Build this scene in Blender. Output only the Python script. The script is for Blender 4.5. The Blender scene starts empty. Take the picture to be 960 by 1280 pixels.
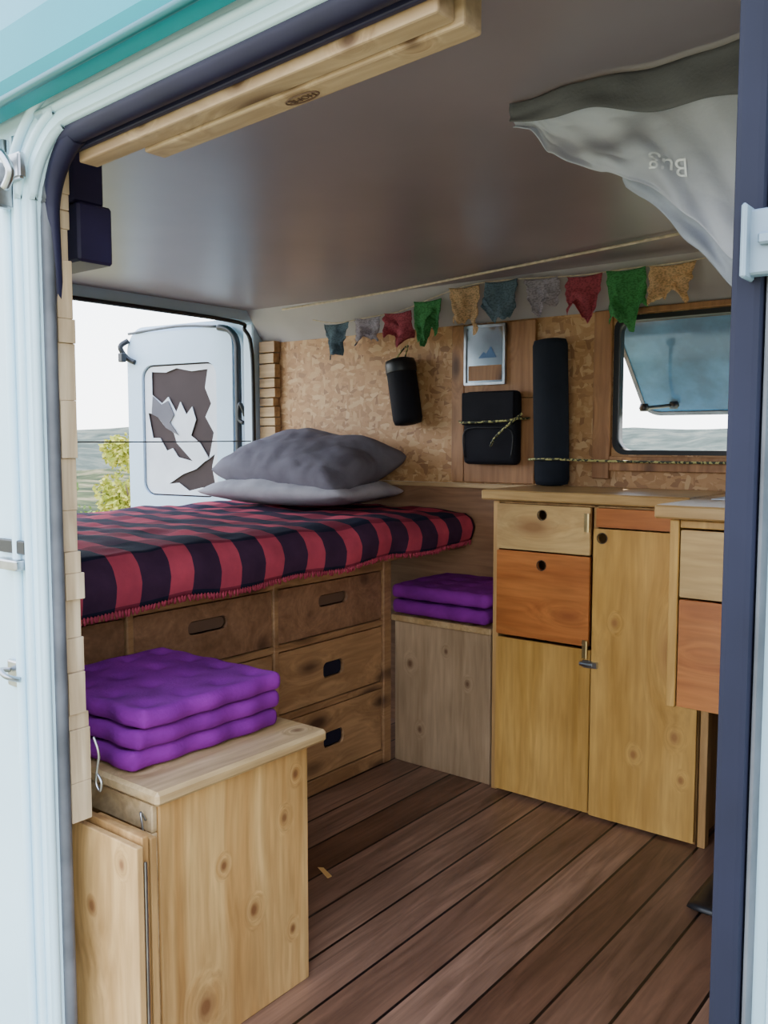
import bpy, bmesh, math, random
from mathutils import Vector, Matrix, noise
random.seed(5)
S=bpy.context.scene; COL=S.collection
W={}
X=Vector((1,0,0));Y=Vector((0,1,0));Z=Vector((0,0,1))
# ------------------------------------------------------------------ materials
def newmat(name,base=(.5,.5,.5),rough=.5,metal=0,spec=.5):
    m=bpy.data.materials.new(name); m.use_nodes=True
    nt=m.node_tree; b=nt.nodes['Principled BSDF']
    b.inputs['Base Color'].default_value=(*base,1); b.inputs['Roughness'].default_value=rough
    b.inputs['Metallic'].default_value=metal; b.inputs['Specular IOR Level'].default_value=spec
    return m,nt,b
def N(nt,t,**k):
    n=nt.nodes.new(t)
    for a,v in k.items(): setattr(n,a,v)
    return n
def ramp(nt,stops):
    r=N(nt,'ShaderNodeValToRGB'); e=r.color_ramp.elements
    e[0].position=stops[0][0]; e[0].color=(*stops[0][1],1)
    e[1].position=stops[-1][0]; e[1].color=(*stops[-1][1],1)
    for p,c in stops[1:-1]:
        q=e.new(p); q.color=(*c,1)
    return r
def mix(nt,a,b,f,mode='MIX'):
    m=N(nt,'ShaderNodeMix',data_type='RGBA',blend_type=mode)
    for s,v in ((m.inputs[0],f),(m.inputs[6],a),(m.inputs[7],b)):
        if isinstance(v,bpy.types.NodeSocket): nt.links.new(v,s)
        elif isinstance(v,tuple): s.default_value=(*v,1)
        else: s.default_value=v
    return m.outputs[2]
def coords(nt,scale=(1,1,1),rot=(0,0,0),rnd=True,kind='Object'):
    tc=N(nt,'ShaderNodeTexCoord'); v=tc.outputs[kind]
    if rnd:
        oi=N(nt,'ShaderNodeObjectInfo'); ml=N(nt,'ShaderNodeMath',operation='MULTIPLY'); ml.inputs[1].default_value=13.7
        nt.links.new(oi.outputs['Random'],ml.inputs[0])
        ad=N(nt,'ShaderNodeVectorMath',operation='ADD'); nt.links.new(v,ad.inputs[0]); nt.links.new(ml.outputs[0],ad.inputs[1]); v=ad.outputs[0]
    mp=N(nt,'ShaderNodeMapping'); mp.inputs['Scale'].default_value=scale; mp.inputs['Rotation'].default_value=rot
    nt.links.new(v,mp.inputs[0]); return mp.outputs[0]
def tnoise(nt,vec,scale,detail=4,dist=0,rough=.5):
    n=N(nt,'ShaderNodeTexNoise'); n.inputs['Scale'].default_value=scale; n.inputs['Detail'].default_value=detail
    n.inputs['Distortion'].default_value=dist; n.inputs['Roughness'].default_value=rough
    nt.links.new(vec,n.inputs['Vector']); return n.outputs['Fac']
def bump(nt,b,h,strength=.2,dist=.01):
    n=N(nt,'ShaderNodeBump'); n.inputs['Strength'].default_value=strength; n.inputs['Distance'].default_value=dist
    nt.links.new(h,n.inputs['Height']); nt.links.new(n.outputs[0],b.inputs['Normal'])
def wood(name,c1,c2,grain='z',knot=(.12,.05,.02),kd=1.0,rough=.45,contrast=1,kt=.10,pts=()):
    m,nt,b=newmat(name,c1,rough)
    sc={'x':(1.1,13,13),'y':(13,1.1,13),'z':(13,13,1.1)}[grain]
    ks={'x':(3.2,8,8),'y':(8,3.2,8),'z':(8,8,3.2)}[grain]
    kv=coords(nt,tuple(s*kd for s in ks))
    vo=N(nt,'ShaderNodeTexVoronoi'); vo.inputs['Scale'].default_value=1.0; nt.links.new(kv,vo.inputs['Vector'])
    dist=vo.outputs['Distance']
    tcn=N(nt,'ShaderNodeTexCoord')
    for (px,py,pz,pr_) in pts:   # individual knots; distance normalised so that 'kt' is the knot radius
        su=N(nt,'ShaderNodeVectorMath',operation='SUBTRACT'); nt.links.new(tcn.outputs['Object'],su.inputs[0]); su.inputs[1].default_value=(px,py,pz)
        g_={'x':(.75,1,1),'y':(1,.75,1),'z':(1,1,.75)}[grain]
        mu=N(nt,'ShaderNodeVectorMath',operation='MULTIPLY'); nt.links.new(su.outputs[0],mu.inputs[0]); mu.inputs[1].default_value=tuple(kt/pr_*s for s in g_)
        ln=N(nt,'ShaderNodeVectorMath',operation='LENGTH'); nt.links.new(mu.outputs[0],ln.inputs[0])
        mn=N(nt,'ShaderNodeMath',operation='MINIMUM'); nt.links.new(dist,mn.inputs[0]); nt.links.new(ln.outputs['Value'],mn.inputs[1]); dist=mn.outputs[0]
    wr=ramp(nt,[(0,(1,1,1)),(min(.95,kt*4),(0,0,0))]); wr.color_ramp.interpolation='EASE'; nt.links.new(dist,wr.inputs[0])
    v=coords(nt,sc)
    wm=N(nt,'ShaderNodeVectorMath',operation='MULTIPLY_ADD'); nt.links.new(wr.outputs[0],wm.inputs[0]); wm.inputs[1].default_value=(.6,.6,.6); nt.links.new(v,wm.inputs[2]); v=wm.outputs[0]
    n1=tnoise(nt,v,1.3,6,.9)
    r=ramp(nt,[(.30,c2),(.5,tuple((a+d)/2 for a,d in zip(c1,c2))),(.66,c1)]); nt.links.new(n1,r.inputs[0])
    n2=tnoise(nt,v,6,4,.3); r2=ramp(nt,[(.3,(.66,.62,.58)),(.7,(1.12,1.12,1.12))]); nt.links.new(n2,r2.inputs[0])
    c=mix(nt,r.outputs[0],r2.outputs[0],.75*contrast,'MULTIPLY')
    n3=tnoise(nt,coords(nt,(2.2,2.2,2.2)),1.5,3); r3=ramp(nt,[(.35,(.78,.75,.72)),(.65,(1.06,1.06,1.06))]); nt.links.new(n3,r3.inputs[0])
    c=mix(nt,c,r3.outputs[0],.85,'MULTIPLY')
    kr=ramp(nt,[(kt*.5,(.9,.9,.9)),(kt,(.5,.5,.5)),(kt*1.7,(0,0,0))]); nt.links.new(dist,kr.inputs[0])
    c=mix(nt,c,knot,kr.outputs[0])
    nt.links.new(c,b.inputs['Base Color']); bump(nt,b,n2,.12,.004)
    return m
def cloth(name,c,c2=None,scale=220,rough=.9,st=.3,var=.25,transl=0):
    m,nt,b=newmat(name,c,rough,spec=.2)
    v=coords(nt); f=tnoise(nt,v,9,5,.4)
    d=c2 or tuple(x*(1-var) for x in c)
    r=ramp(nt,[(.35,d),(.65,c)]); nt.links.new(f,r.inputs[0]); nt.links.new(r.outputs[0],b.inputs['Base Color'])
    h=tnoise(nt,v,scale,2); bump(nt,b,h,st,.002)
    if transl:
        t=N(nt,'ShaderNodeBsdfTranslucent'); nt.links.new(r.outputs[0],t.inputs[0]); ms=N(nt,'ShaderNodeMixShader'); ms.inputs[0].default_value=transl
        nt.links.new(b.outputs[0],ms.inputs[1]); nt.links.new(t.outputs[0],ms.inputs[2]); nt.links.new(ms.outputs[0],nt.nodes['Material Output'].inputs[0])
    return m
def plain(name,c,rough=.5,metal=0,var=.15,scale=6,spec=.5):
    m,nt,b=newmat(name,c,rough,metal,spec)
    f=tnoise(nt,coords(nt),scale,5); r=ramp(nt,[(.3,tuple(x*(1-var) for x in c)),(.7,tuple(min(1,x*(1+var*.4)) for x in c))])
    nt.links.new(f,r.inputs[0]); nt.links.new(r.outputs[0],b.inputs['Base Color']); return m

KN=(.18,.07,.025)
yellow_z=wood('yellow_varnished_pine',(.66,.39,.11),(.50,.27,.06),'z',(.25,.10,.03),.55,.36,.8,.10)
yellow_t=wood('yellow_varnished_pine_knotty',(.66,.39,.11),(.50,.27,.06),'z',(.30,.13,.04),.5,.36,.8,.10,[(.09,-.008,.27,.010),(-.02,-.008,.20,.008),(.11,-.008,.16,.007),(-.08,-.008,.55,.008)])
pale_x=wood('pale_plywood',(.64,.43,.18),(.50,.30,.11),'x',(.26,.12,.04),.6,.4,.7,.10)
orange_x=wood('orange_stained_wood',(.60,.215,.055),(.43,.13,.03),'x',(.25,.07,.02),.6,.38,.9,.07)
pine_z=wood('raw_pine_upright',(.62,.38,.15),(.42,.22,.07),'z',(.12,.04,.012),.62,.5,1,.12)
pine_box=wood('raw_pine_box_side',(.70,.44,.17),(.48,.25,.075),'z',KN,.4,.5,1,.10,[(.21,-.085,.075,.016),(.21,.11,.345,.007),(.21,-.04,.31,.007),(.21,.03,.20,.009),(.21,.14,.42,.006),(.21,.13,.12,.006)])
pine_brd=wood('raw_pine_board',(.64,.40,.17),(.44,.25,.09),'z',KN,.5,.5,1,.10,[(-.02,-.007,.33,.009),(.06,-.007,.42,.006)])
pine_x=wood('raw_pine_long',(.60,.41,.21),(.42,.25,.11),'x',(.14,.06,.02),.8,.5,1,.12)
pine_y=wood('drawer_pine',(.50,.285,.13),(.33,.17,.07),'y',(.05,.018,.009),1.5,.55,1,.21)
lid_y=wood('pine_lid',(.66,.48,.26),(.46,.29,.12),'y',(.16,.07,.03),.6,.45,1,.11,[(.12,-.15,.02,.012),(.19,.16,.02,.008)])
brown_z=wood('tan_plywood',(.50,.35,.21),(.37,.245,.135),'z',(.12,.055,.022),.5,.55,.8,.10,[(.10,-.162,.30,.007),(-.08,-.162,.12,.007),(.02,-.162,.39,.006),(-.12,-.162,.33,.009)])
brown_x=wood('brown_board',(.36,.19,.10),(.23,.115,.055),'x',(.05,.02,.012),.8,.55,.9,.15)
wall_pine=wood('wall_plank',(.50,.255,.11),(.35,.16,.065),'z',(.09,.035,.015),1.1,.5,.9,.14)
beam_m=wood('beam_lumber',(.54,.40,.26),(.35,.225,.125),'x',(.08,.035,.015),.9,.6,1,.13,[(.02,-.016,.02,.011),(-.16,-.016,.012,.008),(.19,-.016,.02,.008)])
strip_m=wood('jamb_strip',(.66,.52,.35),(.42,.30,.17),'z',(.2,.1,.05),.8,.6,1,.12)
top_x=wood('worktop_pine',(.60,.39,.16),(.44,.25,.09),'x',(.2,.1,.04),.6,.32,1,.10)
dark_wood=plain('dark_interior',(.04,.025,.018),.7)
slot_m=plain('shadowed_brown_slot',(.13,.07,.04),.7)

def osb():
    m,nt,b=newmat('osb_board',(.5,.33,.17),.55)
    outs=[]
    for i,(sc,rt) in enumerate((((46,26,120),(0,.5,0)),((120,26,44),(0,.25,0)),((50,26,110),(0,-.9,.0)))):
        v=coords(nt,(1,1,1),(0,0,0),False)
        f=N(nt,'ShaderNodeTexNoise'); f.inputs['Scale'].default_value=20; nt.links.new(v,f.inputs['Vector'])
        sb=N(nt,'ShaderNodeVectorMath',operation='MULTIPLY_ADD'); nt.links.new(f.outputs['Color'],sb.inputs[0]); sb.inputs[1].default_value=(.02,.02,.02); nt.links.new(v,sb.inputs[2])
        mp=N(nt,'ShaderNodeMapping'); mp.inputs['Rotation'].default_value=rt; mp.inputs['Scale'].default_value=sc; nt.links.new(sb.outputs[0],mp.inputs[0])
        vo=N(nt,'ShaderNodeTexVoronoi'); vo.inputs['Scale'].default_value=.62; nt.links.new(mp.outputs[0],vo.inputs['Vector'])
        se=N(nt,'ShaderNodeSeparateColor'); nt.links.new(vo.outputs['Color'],se.inputs[0])
        r=ramp(nt,[(0,(.22,.09,.035)),(.25,(.43,.215,.08)),(.7,(.54,.30,.13)),(1,(.70,.47,.25))]); nt.links.new(se.outputs[i],r.inputs[0])
        outs.append((r.outputs[0],se.outputs[(i+1)%3]))
    g=N(nt,'ShaderNodeMath',operation='GREATER_THAN'); g.inputs[1].default_value=.5; nt.links.new(outs[1][1],g.inputs[0])
    c=mix(nt,outs[0][0],outs[1][0],g.outputs[0])
    g2=N(nt,'ShaderNodeMath',operation='GREATER_THAN'); g2.inputs[1].default_value=.62; nt.links.new(outs[2][1],g2.inputs[0])
    c=mix(nt,c,outs[2][0],g2.outputs[0])
    c=mix(nt,c,(.48,.26,.11),.30)
    nt.links.new(c,b.inputs['Base Color']); return m
osb_m=osb()
def floor_mat():
    m,nt,b=newmat('laminate_planks',(.2,.12,.09),.34)
    tc=N(nt,'ShaderNodeTexCoord'); mp=N(nt,'ShaderNodeMapping'); mp.inputs['Rotation'].default_value=(0,0,math.pi/2); mp.inputs['Location'].default_value=(1.15,.03,0)
    nt.links.new(tc.outputs['Object'],mp.inputs[0])
    br=N(nt,'ShaderNodeTexBrick'); br.offset=.41; br.offset_frequency=3
    br.inputs['Scale'].default_value=1; br.inputs['Brick Width'].default_value=3.4; br.inputs['Row Height'].default_value=.112
    br.inputs['Mortar Size'].default_value=.0034; br.inputs['Mortar Smooth'].default_value=.1; br.inputs['Bias'].default_value=0
    br.inputs['Color1'].default_value=(.145,.070,.040,1); br.inputs['Color2'].default_value=(.31,.185,.125,1); br.inputs['Mortar'].default_value=(.006,.004,.004,1)
    nt.links.new(mp.outputs[0],br.inputs['Vector'])
    v=coords(nt,(24,1.5,22),rnd=False); n=tnoise(nt,v,1.6,7,1.2,.62)
    r=ramp(nt,[(.28,(.46,.42,.40)),(.5,(.90,.87,.85)),(.7,(1.34,1.3,1.27))]); nt.links.new(n,r.inputs[0])
    c=mix(nt,br.outputs['Color'],r.outputs[0],.9,'MULTIPLY')
    v2=coords(nt,(5,1.3,5),rnd=False); n2=tnoise(nt,v2,1.9,4); r2=ramp(nt,[(.3,(.62,.58,.56)),(.7,(1.28,1.25,1.22))]); nt.links.new(n2,r2.inputs[0])
    c=mix(nt,c,r2.outputs[0],.9,'MULTIPLY')
    nt.links.new(c,b.inputs['Base Color']); bump(nt,b,n,.1,.003); return m
floor_m=floor_mat()
def plaid():
    m,nt,b=newmat('buffalo_plaid',(.4,.03,.05),.92,spec=.15)
    uv=N(nt,'ShaderNodeTexCoord'); sp=N(nt,'ShaderNodeSeparateXYZ'); nt.links.new(uv.outputs['UV'],sp.inputs[0])
    st=[]
    for i,t_ in ((0,.44),(1,.5)):
        fr=N(nt,'ShaderNodeMath',operation='FRACT'); nt.links.new(sp.outputs[i],fr.inputs[0])
        g=N(nt,'ShaderNodeMath',operation='GREATER_THAN'); g.inputs[1].default_value=t_; nt.links.new(fr.outputs[0],g.inputs[0]); st.append(g.outputs[0])
    c0=mix(nt,(.50,.07,.11),(.055,.024,.055),st[0])
    c1=mix(nt,(.26,.036,.065),(.016,.018,.040),st[0])
    c=mix(nt,c0,c1,st[1])
    f=tnoise(nt,coords(nt,rnd=False),14,6); r=ramp(nt,[(.3,(.72,.72,.76)),(.7,(1.3,1.25,1.25))]); nt.links.new(f,r.inputs[0])
    c=mix(nt,c,r.outputs[0],.8,'MULTIPLY'); nt.links.new(c,b.inputs['Base Color'])
    bump(nt,b,tnoise(nt,coords(nt,rnd=False),260,2),.35,.002); return m
plaid_m=plaid()
ceil_m=plain('ceiling_panel_paint',(.255,.215,.240),.34,0,.12,3)
cove_m=plain('pale_grey_lining',(.42,.39,.40),.6,0,.1)
white_m=plain('white_van_paint',(.54,.75,.85),.35,0,.10,4)
doorw_m=plain('white_door_paint',(.54,.69,.84),.4,0,.08,3)
teal_m=plain('teal_van_paint',(.0,.25,.30),.35,0,.12,2,.2)
navy_m=plain('navy_rubber',(.011,.012,.028),.6,0,.35,6,.2)
seal_navy=plain('violet_navy_seal',(.014,.013,.038),.5,0,.35,8,.3)
purple_dark=plain('dark_violet_plastic',(.022,.016,.06),.45,0,.3)
rubber_m=plain('grey_rubber_seal',(.10,.105,.12),.55,0,.45,14)
black_m=plain('black_plastic',(.012,.012,.014),.4,0,.3)
blackcloth=cloth('black_nylon',(.012,.012,.018),None,300,.75)
matfoam=cloth('black_foam',(.014,.018,.028),None,120,.8)
chrome=plain('brushed_steel',(.50,.52,.55),.3,1,.3,30)
brass=plain('brass_plate',(.55,.42,.2),.35,1,.2,30)
purple_m=cloth('purple_cotton',(.235,.016,.285),(.15,.009,.19),180,.9,.5)
pillow_m=cloth('grey_pillow_print',(.205,.19,.225),(.135,.12,.145),200,.85,.35)
pillow2_m=cloth('light_grey_pillow',(.48,.46,.49),(.35,.33,.36),200,.85,.35)
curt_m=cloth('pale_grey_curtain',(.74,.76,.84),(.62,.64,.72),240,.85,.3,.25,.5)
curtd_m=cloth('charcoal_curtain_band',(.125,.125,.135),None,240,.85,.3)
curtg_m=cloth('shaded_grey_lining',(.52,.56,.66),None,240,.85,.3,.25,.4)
matt_m=cloth('mattress_cover',(.4,.38,.4))
white_txt=plain('faded_print',(.82,.84,.90),.8)
dark_txt=plain('burnt_stamp',(.10,.05,.03),.7)
rope_m=plain('cream_rope',(.62,.52,.38),.8,0,.3,60)
fleck_m=plain('orange_sun_fleck',(.95,.55,.18),.6)  # bright orange that carries the sunlight of the floor fleck
def speckle(name,c1,c2,scale):
    m,nt,b=newmat(name,c1,.6); f=tnoise(nt,coords(nt),scale,1); r=ramp(nt,[(.47,c1),(.53,c2)]); nt.links.new(f,r.inputs[0]); nt.links.new(r.outputs[0],b.inputs['Base Color']); return m
bungee=speckle('bungee_cord',(.04,.05,.03),(.55,.52,.20),110)
def flagmat(name,c):
    m,nt,b=newmat(name,c,.85,spec=.1); v=coords(nt,(90,90,160)); f=tnoise(nt,v,1.6,3); r=ramp(nt,[(.40,tuple(x*.65 for x in c)),(.54,c)]); nt.links.new(f,r.inputs[0])
    nt.links.new(r.outputs[0],b.inputs['Base Color'])
    t=N(nt,'ShaderNodeBsdfTranslucent'); nt.links.new(r.outputs[0],t.inputs[0]); ms=N(nt,'ShaderNodeMixShader'); ms.inputs[0].default_value=.5
    nt.links.new(b.outputs[0],ms.inputs[1]); nt.links.new(t.outputs[0],ms.inputs[2]); nt.links.new(ms.outputs[0],nt.nodes['Material Output'].inputs[0]); return m
flagc=[flagmat('flag_'+n,c) for n,c in (('blue',(.22,.31,.38)),('white',(.60,.55,.62)),('red',(.58,.14,.18)),('green',(.13,.44,.17)),('cream',(.85,.62,.38)))]
gm,nt,b=newmat('tinted_acrylic',(.20,.33,.40),.08,spec=.3); b.inputs['Alpha'].default_value=.91
f=tnoise(nt,coords(nt,(1,1,1)),6,5,0,.6); r=ramp(nt,[(.40,(.015,.075,.14)),(.65,(.04,.16,.29))]); nt.links.new(f,r.inputs[0]); nt.links.new(r.outputs[0],b.inputs['Base Color'])
glass_m=gm
mirror_m=plain('silvered_glass',(.45,.47,.50),.15,.9,.25,12)
blueprint=plain('blue_print',(.08,.18,.38),.5)

# ------------------------------------------------------------------ mesh helpers
def finish(name,bm,mat,smooth=False,origin=None):
    bmesh.ops.recalc_face_normals(bm,faces=bm.faces)
    me=bpy.data.meshes.new(name)
    xs=[v.co.x for v in bm.verts]; ys=[v.co.y for v in bm.verts]; zs=[v.co.z for v in bm.verts]
    o=origin or Vector(((min(xs)+max(xs))/2,(min(ys)+max(ys))/2,min(zs)))
    bmesh.ops.translate(bm,verts=bm.verts,vec=-o)
    bm.to_mesh(me); bm.free(); me.materials.append(mat)
    if smooth:
        for p in me.polygons: p.use_smooth=True
    ob=bpy.data.objects.new(name,me); ob.location=o; COL.objects.link(ob); W[ob.name]=o.copy(); return ob
def slope(ob): # header of the opening rises slightly towards the front of the van
    o=W[ob.name]
    for v in ob.data.vertices:
        w_=v.co+o; k=min(1,max(0,(w_.z-1.2)/.2)); v.co.z+=.048*(w_.x+.85)*k
    return ob
def top(ob,label,cat,group=None,kind=None):
    ob['label']=label; ob['category']=cat
    if group: ob['group']=group
    if kind: ob['kind']=kind
    return ob
def thing(name,loc,label,cat,group=None,kind=None):
    e=bpy.data.objects.new(name,None); e.empty_display_size=.05; e.location=loc; COL.objects.link(e); W[e.name]=Vector(loc)
    return top(e,label,cat,group,kind)
def par(c,p,label=None):
    c.parent=p; c.location=W[c.name]-W[p.name]
    if label: c['label']=label
    return c
def addbox(bm,x0,x1,y0,y1,z0,z1,M=None):
    vs=[bm.verts.new((x,y,z)) for x in (x0,x1) for y in (y0,y1) for z in (z0,z1)]
    for f in ((0,1,3,2),(4,6,7,5),(0,4,5,1),(2,3,7,6),(0,2,6,4),(1,5,7,3)): bm.faces.new([vs[i] for i in f])
    if M is not None:
        for v in vs: v.co=M@v.co
    return vs
def box(name,x0,x1,y0,y1,z0,z1,mat,bev=.002,M=None,seg=2,smooth=False):
    bm=bmesh.new(); addbox(bm,x0,x1,y0,y1,z0,z1)
    if bev>0: bmesh.ops.bevel(bm,geom=bm.edges[:],offset=bev,segments=seg,affect='EDGES',profile=.5)
    if M is not None: bmesh.ops.transform(bm,matrix=M,verts=bm.verts)
    return finish(name,bm,mat,smooth)
def boxes(name,lst,mat,bev=.002):
    bm=bmesh.new()
    for l in lst: addbox(bm,*l)
    if bev>0: bmesh.ops.bevel(bm,geom=bm.edges[:],offset=bev,segments=1,affect='EDGES')
    return finish(name,bm,mat)
def rrect(a0,a1,b0,b1,r,n=6,rs=None):
    rs=rs or (r,r,r,r); pts=[]
    for (cx,cy,s,rr) in ((a1,b1,0,rs[0]),(a0,b1,90,rs[1]),(a0,b0,180,rs[2]),(a1,b0,270,rs[3])):
        ox=cx-rr if cx==a1 else cx+rr; oy=cy-rr if cy==b1 else cy+rr
        for i in range(n+1):
            t=math.radians(s+90*i/n); pts.append((ox+rr*math.cos(t),oy+rr*math.sin(t)))
    return pts
def circ(cx,cy,r,n=20): return [(cx+r*math.cos(2*math.pi*i/n),cy+r*math.sin(2*math.pi*i/n)) for i in range(n)]
def plate(name,outer,holes,O,A,B,Nn,th,mat,smooth=False):
    cu=bpy.data.curves.new('tmp','CURVE'); cu.dimensions='2D'; cu.fill_mode='BOTH'; cu.extrude=th/2
    for poly in [outer]+holes:
        sp=cu.splines.new('POLY'); sp.points.add(len(poly)-1); sp.use_cyclic_u=True
        for p,q in zip(sp.points,poly): p.co=(q[0],q[1],0,1)
    ob=bpy.data.objects.new('tmp',cu); COL.objects.link(ob)
    dg=bpy.context.evaluated_depsgraph_get(); me=bpy.data.meshes.new_from_object(ob.evaluated_get(dg))
    bm=bmesh.new(); bm.from_mesh(me); bpy.data.objects.remove(ob); bpy.data.curves.remove(cu); bpy.data.meshes.remove(me)
    bmesh.ops.remove_doubles(bm,verts=bm.verts,dist=1e-5)
    O=Vector(O)
    for v in bm.verts: v.co=O+A*v.co.x+B*v.co.y+Nn*(v.co.z+th/2)
    return finish(name,bm,mat,smooth)
def xz(name,outer,holes,y0,y1,mat): return plate(name,outer,holes,(0,y0,0),X,Z,Y,y1-y0,mat)
def catmull(pts,n=6):
    P=[Vector(p) for p in pts]; out=[]
    for i in range(len(P)-1):
        p0=P[max(i-1,0)];p1=P[i];p2=P[i+1];p3=P[min(i+2,len(P)-1)]
        for k in range(n):
            t=k/n; out.append(.5*((2*p1)+(p2-p0)*t+(2*p0-5*p1+4*p2-p3)*t*t+(3*p1-p0-3*p2+p3)*t**3))
    out.append(P[-1]); return out
def addtube(bm,pts,r,seg=8):
    pts=[Vector(p) for p in pts]; rings=[]; ref=None
    for i,p in enumerate(pts):
        t=(pts[min(i+1,len(pts)-1)]-pts[max(i-1,0)]).normalized()
        if ref is None:
            ref=Z if abs(t.z)<.9 else X
        s=t.cross(ref)
        if s.length<1e-4: s=t.cross(Y)
        s.normalize(); u=s.cross(t).normalized(); ref=u
        rr=r(i/(len(pts)-1)) if callable(r) else r
        rings.append([bm.verts.new(p+(s*math.cos(2*math.pi*k/seg)+u*math.sin(2*math.pi*k/seg))*rr) for k in range(seg)])
    for a,b_ in zip(rings,rings[1:]):
        for k in range(seg): bm.faces.new((a[k],a[(k+1)%seg],b_[(k+1)%seg],b_[k]))
    bm.faces.new(rings[0]); bm.faces.new(rings[-1])
def tube(name,pts,r,mat,seg=8):
    bm=bmesh.new(); addtube(bm,pts,r,seg); return finish(name,bm,mat,True)
def lathe(name,prof,M,mat,seg=28,smooth=True):
    bm=bmesh.new(); rings=[]
    for r,z in prof: rings.append([bm.verts.new((r*math.cos(2*math.pi*k/seg),r*math.sin(2*math.pi*k/seg),z)) for k in range(seg)])
    for a,b_ in zip(rings,rings[1:]):
        for k in range(seg): bm.faces.new((a[k],a[(k+1)%seg],b_[(k+1)%seg],b_[k]))
    bm.faces.new(rings[0]); bm.faces.new(rings[-1]); bmesh.ops.transform(bm,matrix=M,verts=bm.verts)
    return finish(name,bm,mat,smooth)
def surf(name,nu,nv,f,mat,uv=None,thick=0):
    bm=bmesh.new(); g=[[bm.verts.new(f(i/nu,j/nv)) for j in range(nv+1)] for i in range(nu+1)]
    ul=bm.loops.layers.uv.new('UVMap')
    for i in range(nu):
        for j in range(nv):
            fc=bm.faces.new((g[i][j],g[i+1][j],g[i+1][j+1],g[i][j+1]))
            if uv:
                for lp,(a,c) in zip(fc.loops,((i,j),(i+1,j),(i+1,j+1),(i,j+1))): lp[ul].uv=uv(a/nu,c/nv)
    ob=finish(name,bm,mat,True)
    if thick:
        md=ob.modifiers.new('s','SOLIDIFY'); md.thickness=thick; md.offset=0
    return ob
def nz(x,y,z=0,s=1.): return noise.noise(Vector((x*s,y*s,z*s)))
def pad(name,c,lx,ly,th,mat,n=36,edge=.03,pillow=False,pinch=0,rot=0,tilt=0,roll=0,tuft=None,amp=.003,scallop=0,seed=0,sag=0,wr=0):
    bm=bmesh.new(); T={};B={}
    def sp(i): q=-math.cos(math.pi*i/n); l=-1+2*i/n; return .5*q+.5*l
    M=Matrix.Translation(Vector(c))@Matrix.Rotation(rot,4,'Z')@Matrix.Rotation(tilt,4,'X')@Matrix.Rotation(roll,4,'Y')
    for i in range(n+1):
        for j in range(n+1):
            s=sp(i);t=sp(j)
            x=s*lx/2;y=t*ly/2
            if pillow:
                h=th/2*max(0,(1-abs(s)**2.8)*(1-abs(t)**2.8))**.5
                k=(abs(s)*abs(t))**6
                x*=1-pinch*(1-t*t)*abs(s)**2-.06*k; y*=1-pinch*(1-s*s)*abs(t)**2-.06*k
            else:
                g=lambda e: math.sqrt(max(0,1-(1-min(e/edge,1))**2))
                h=th/2*g((1-abs(s))*lx/2)*g((1-abs(t))*ly/2)
                cr=edge*.6
                k=max(0,abs(s)*abs(t))**12; x-=math.copysign(cr*k,x); y-=math.copysign(cr*k,y)
            if scallop:
                x+=scallop*math.sin(y*70+seed)*abs(s)**6; y+=scallop*math.sin(x*70+seed)*abs(t)**6
            if tuft and h>0:
                a,b_,dp=tuft
                px=(s*.5+.5)*a%1-.5; py=(t*.5+.5)*b_%1-.5; d2=(px*lx/a)**2+(py*ly/b_)**2
                h-=dp*math.exp(-d2/.00035)*min(1,h/(th*.4))
            w=amp*(nz(x,y,seed,9)+.6*nz(x,y,seed+3,22))*(1 if h>0 else .4)
            if wr: # creases radiating from the seams
                cr_=(abs(nz(x*.7+.5*y,y*1.2-.2*x,seed,5)))**.6
                w+=wr*(cr_-.4)*min(1,h/(th*.25))
            zt=h+w*1.2-sag*(x*x+y*y); zb=-h+w*.4
            T[i,j]=bm.verts.new(M@Vector((x,y,zt)))
            B[i,j]=T[i,j] if i in(0,n) or j in(0,n) else bm.verts.new(M@Vector((x,y,zb)))
    for i in range(n):
        for j in range(n):
            bm.faces.new((T[i,j],T[i+1,j],T[i+1,j+1],T[i,j+1]))
            q=[]
            for v in (B[i,j],B[i,j+1],B[i+1,j+1],B[i+1,j]):
                if v not in q: q.append(v)
            try: bm.faces.new(q)
            except ValueError: pass
    return finish(name,bm,mat,True)
def textmesh(name,body,size,fn,mat,ext=.0):
    cu=bpy.data.curves.new('t','FONT'); cu.body=body; cu.size=size; cu.align_x='CENTER'; cu.align_y='CENTER'; cu.extrude=ext; cu.resolution_u=4
    ob=bpy.data.objects.new('t',cu); COL.objects.link(ob); dg=bpy.context.evaluated_depsgraph_get()
    me=bpy.data.meshes.new_from_object(ob.evaluated_get(dg)); bm=bmesh.new(); bm.from_mesh(me)
    bpy.data.objects.remove(ob); bpy.data.curves.remove(cu); bpy.data.meshes.remove(me)
    for v in bm.verts: v.co=fn(v.co.x,v.co.y,v.co.z)
    return finish(name,bm,mat)

# ------------------------------------------------------------------ room shell (van)
YW=2.60; ZC=1.57
o=box('floor',-2.70,1.3,.70,2.66,-.04,0,floor_m,0); top(o,'dark brown wood-look laminate plank floor','floor',kind='structure')
o=box('ceiling',-2.70,1.3,.80,2.52,ZC,ZC+.03,ceil_m,.002); top(o,'grey-brown painted panel van ceiling','ceiling',kind='structure')
bm=bmesh.new()
prof=[(2.505,1.575),(2.60,1.445),(2.612,1.45),(2.52,1.585)]
a=[bm.verts.new((-2.68,y,z)) for y,z in prof]; c=[bm.verts.new((1.3,y,z)) for y,z in prof]
for k in range(4): bm.faces.new((a[k],a[(k+1)%4],c[(k+1)%4],c[k]))
bm.faces.new(a); bm.faces.new(c)
o=finish('trim_1',bm,cove_m); top(o,'pale grey sloping lining between wall and ceiling','wall lining',kind='structure')
WX0,WX1,WZ0,WZ1=-1.145,-.48,1.005,1.425
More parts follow.
